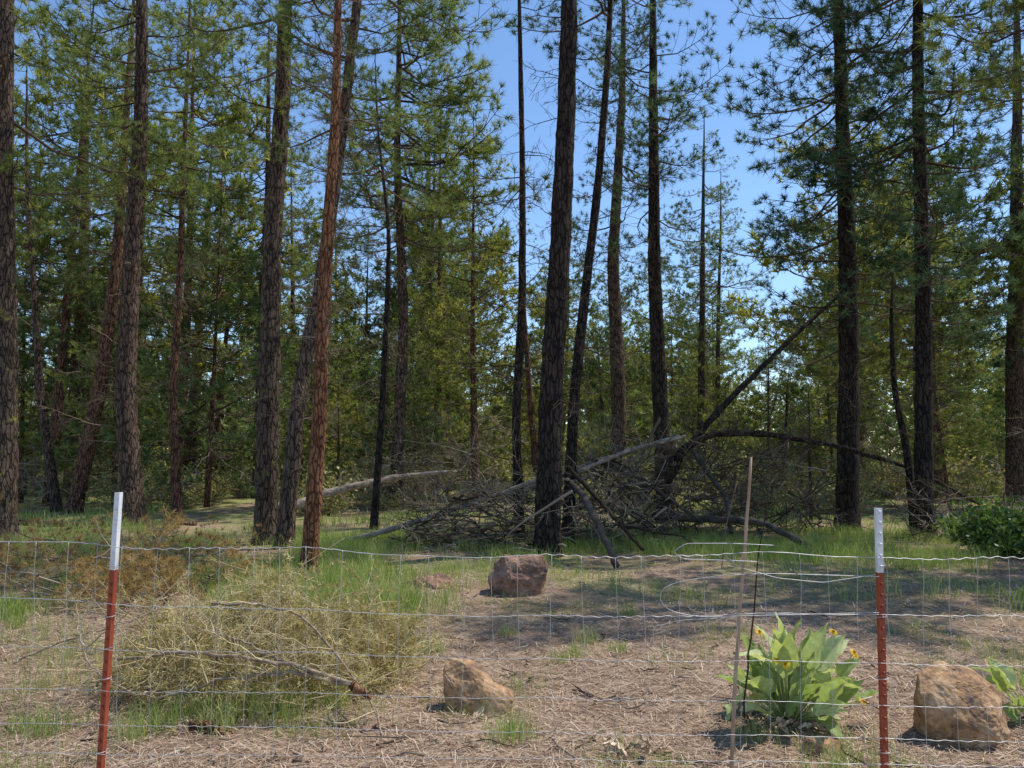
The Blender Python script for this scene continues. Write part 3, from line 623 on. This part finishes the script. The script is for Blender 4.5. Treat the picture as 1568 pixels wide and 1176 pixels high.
# ------------------------------------------------------------------ fence
def tpost(u0,v0,u1,v1,vw,d,face):
    top=at(u0,v0,d); bot=at(u1,v1,d); sl=(bot-top)/(top[2]-bot[2]); base=top+sl*(top[2]+.15)
    H=top[2]+.15; e=empty('steel_fence_post',(base[0],base[1],base[2]))
    zs=at(u0,vw,d)[2]; hs=zs+.15
    dx=(top[0]-base[0])/H
    prof=[(-.018,-.003),(.018,-.003),(.018,.002),(.0025,.002),(.0025,.030),(-.0025,.030),(-.0025,.002),(-.018,.002)]
    cf,sf=math.cos(face),math.sin(face)
    def seg(z0,z1,name,mat,k=1.0):
        bm=bmesh.new(); r0=[];r1=[]
        for (px,py) in prof:
            X_=(px*cf-py*sf)*k; Y_=(px*sf+py*cf)*k
            r0.append(bm.verts.new((X_+dx*z0,Y_,z0))); r1.append(bm.verts.new((X_+dx*z1,Y_,z1)))
        n_=len(prof)
        for i in range(n_): bm.faces.new((r0[i],r0[(i+1)%n_],r1[(i+1)%n_],r1[i]))
        bm.faces.new(r1); bm.faces.new(r0[::-1]); 
        z=z0+.03
        while z<z1-.02:
            bm2=bmesh.ops.create_cube(bm,size=1)
            for v in bm2['verts']:
                x,y,zz_=v.co; x*=.011; y*=.010; zz_*=.016; y-=.0075
                if y<-.01: zz_*=.7; x*=.8
                v.co=((x*cf-y*sf)+dx*z,(x*sf+y*cf),zz_+z)
            z+=.054
        me=bpy.data.meshes.new(name); bm.normal_update(); bm.to_mesh(me); bm.free(); me.materials.append(mat); return obj(name,me,e)
    seg(0,hs,'red_shaft',M_red); seg(hs+.0005,H,'white_tip',M_white)
    g=Geo()
    for z in (.4,.75,1.05,1.3):
        a=np.linspace(0,6.28*1.6,26); R_=.026; P_=np.stack([np.cos(a)*R_+dx*z,np.sin(a)*R_*.9+.005,z+a*.002],1); tube(g,P_,.0017,5,0)
    obj('wire_clips',make_mesh('clips',g,[M_wire]),e)
FD=4.0
tpost(180,754,152,1176,873,FD+.02,-0.45)
tpost(1346,778,1356,1176,877,FD+.02,0.35)
g=Geo()
def wire(P,r,m=0,n=4): tube(g,P,r,n,m)
def hz_line(vs,r,crimp=.004,loose=0):
    us=np.array([-420,0,176,480,784,1060,1350,1568,1950]); 
    base=np.array([at(u,v,FD) for u,v in zip(us,vs)])
    x=np.arange(base[0,0],base[-1,0],.012); z=np.interp(x,base[:,0],base[:,2])
    z=np.convolve(np.pad(z,12,mode='edge'),np.ones(25)/25,'valid')
    z=z+crimp*np.sin(x*2*math.pi/.075)*(.5+.5*np.sin(x*3.1))+loose*np.sin(x*5.2+1)*.01+loose*np.sin(x*11)*.004
    y=FD+.004*np.sin(x*2*math.pi/.15)+loose*.01*np.sin(x*7)
    wire(np.stack([x,y,z],1),r); return x,z
rows=[([820,830,836,842,855,848,852,858,860],.0019,.004,1.0),([905,915,925,935,945,942,940,945,950],.0016,.003,0.5),([985,990,995,1000,1010,1012,1015,1022,1025],.0014,.003,.4),
      ([1052,1055,1058,1062,1070,1072,1080,1085,1090],.0014,.003,.4),([1105,1108,1110,1115,1122,1125,1130,1138,1140],.0014,.003,.3),([1150,1152,1155,1158,1162,1165,1170,1175,1180],.0014,.003,.3),([1190]*9,.0016,.002,0)]
lines=[hz_line(*r) for r in rows]
xs=np.arange(-3.9,3.9,.152)
for x0 in xs:
    zt=np.interp(x0,*lines[0]); zb=.03; z=np.linspace(zb,zt,40); ph=rng.uniform(0,6)
    wire(np.stack([x0+.008*np.sin(z*5+ph)+rng.normal(0,.007)*z,np.full(40,FD)+.005*np.cos(z*20),z],1),.0011,0,4)
def loose(pl,d=FD-.01,r=.0018): wire(curve_pts([at(u,v,d) for u,v in pl],60),r,0,6)
loose([(1346,883),(1250,880),(1180,878),(1120,880),(1050,888),(1015,898),(1005,915),(1020,935),(1070,945),(1180,942),(1346,938)])
loose([(1185,835),(1120,832),(1050,832),(1030,845),(1045,856),(1110,858),(1160,860)])
loose([(1340,880),(1260,892),(1190,885),(1130,868),(1110,850)],FD+.01,.0016)
loose([(1120,945),(1040,950),(1000,960),(1000,985),(1030,1010)],FD,.0014)
loose([(176,990),(140,1000),(122,980),(125,945),(140,935)],FD,.0015)
obj('woven_wire_fence',make_mesh('woven_wire_fence',g,[M_wire]))
g=Geo(); tube(g,curve_pts([at(1119,1215,FD+.04),at(1128,1000,FD+.04),at(1140,850,FD+.03),at(1150,700,FD+.04)],16,.002),np.linspace(.012,.007,16),8,0,jit=.06); obj('wooden_fence_stay',make_mesh('wooden_fence_stay',g,[M_cane]))
g=Geo(); tube(g,curve_pts([at(1140,1100,FD+.06),at(1150,980,FD+.06),at(1158,880,FD+.06),at(1178,740,FD+.08)],16,.004),np.linspace(.005,.0025,16),6,0); tube(g,curve_pts([at(1105,870,FD+.06),at(1112,800,FD+.06),at(1128,740,FD+.06)],8),.0025,5,0); obj('dry_stalk',make_mesh('dry_stalk',g,[M_dtwigd]))

# ------------------------------------------------------------------ light, sky, camera
S=Vector((0.86,0.36,0)).normalized(); el=math.radians(61); sv=Vector((S.x*math.cos(el),S.y*math.cos(el),math.sin(el)))
sl=bpy.data.lights.new('sun','SUN'); sl.energy=5.0; sl.angle=math.radians(.53); sl.color=(1,.955,.88)
so=bpy.data.objects.new('sun',sl); scene.collection.objects.link(so); so.rotation_euler=sv.to_track_quat('Z','Y').to_euler(); so.location=(20,10,30)
w=bpy.data.worlds.new('World'); scene.world=w; w.use_nodes=True; nt=w.node_tree; bg=nt.nodes['Background']
sk=nt.nodes.new('ShaderNodeTexSky'); sk.sky_type='NISHITA'; sk.sun_disc=False; sk.sun_elevation=el; sk.sun_rotation=math.atan2(S.x,S.y); sk.altitude=900; sk.dust_density=.3; sk.ozone_density=2.0
hs_=nt.nodes.new('ShaderNodeHueSaturation'); hs_.inputs['Saturation'].default_value=1.1; hs_.inputs['Value'].default_value=1.4; nt.links.new(sk.outputs[0],hs_.inputs['Color'])
nt.links.new(hs_.outputs[0],bg.inputs[0]); bg.inputs[1].default_value=.15
cam=bpy.data.cameras.new('camera'); cam.sensor_width=36; cam.lens=F/1568*36; cam.clip_end=2000; co=bpy.data.objects.new('camera',cam); scene.collection.objects.link(co)
co.location=(0,0,EYE); co.rotation_euler=(math.radians(90)+PT,0,0); scene.camera=co
scene.view_settings.view_transform='Standard'; scene.view_settings.look='None'; scene.view_settings.exposure=0
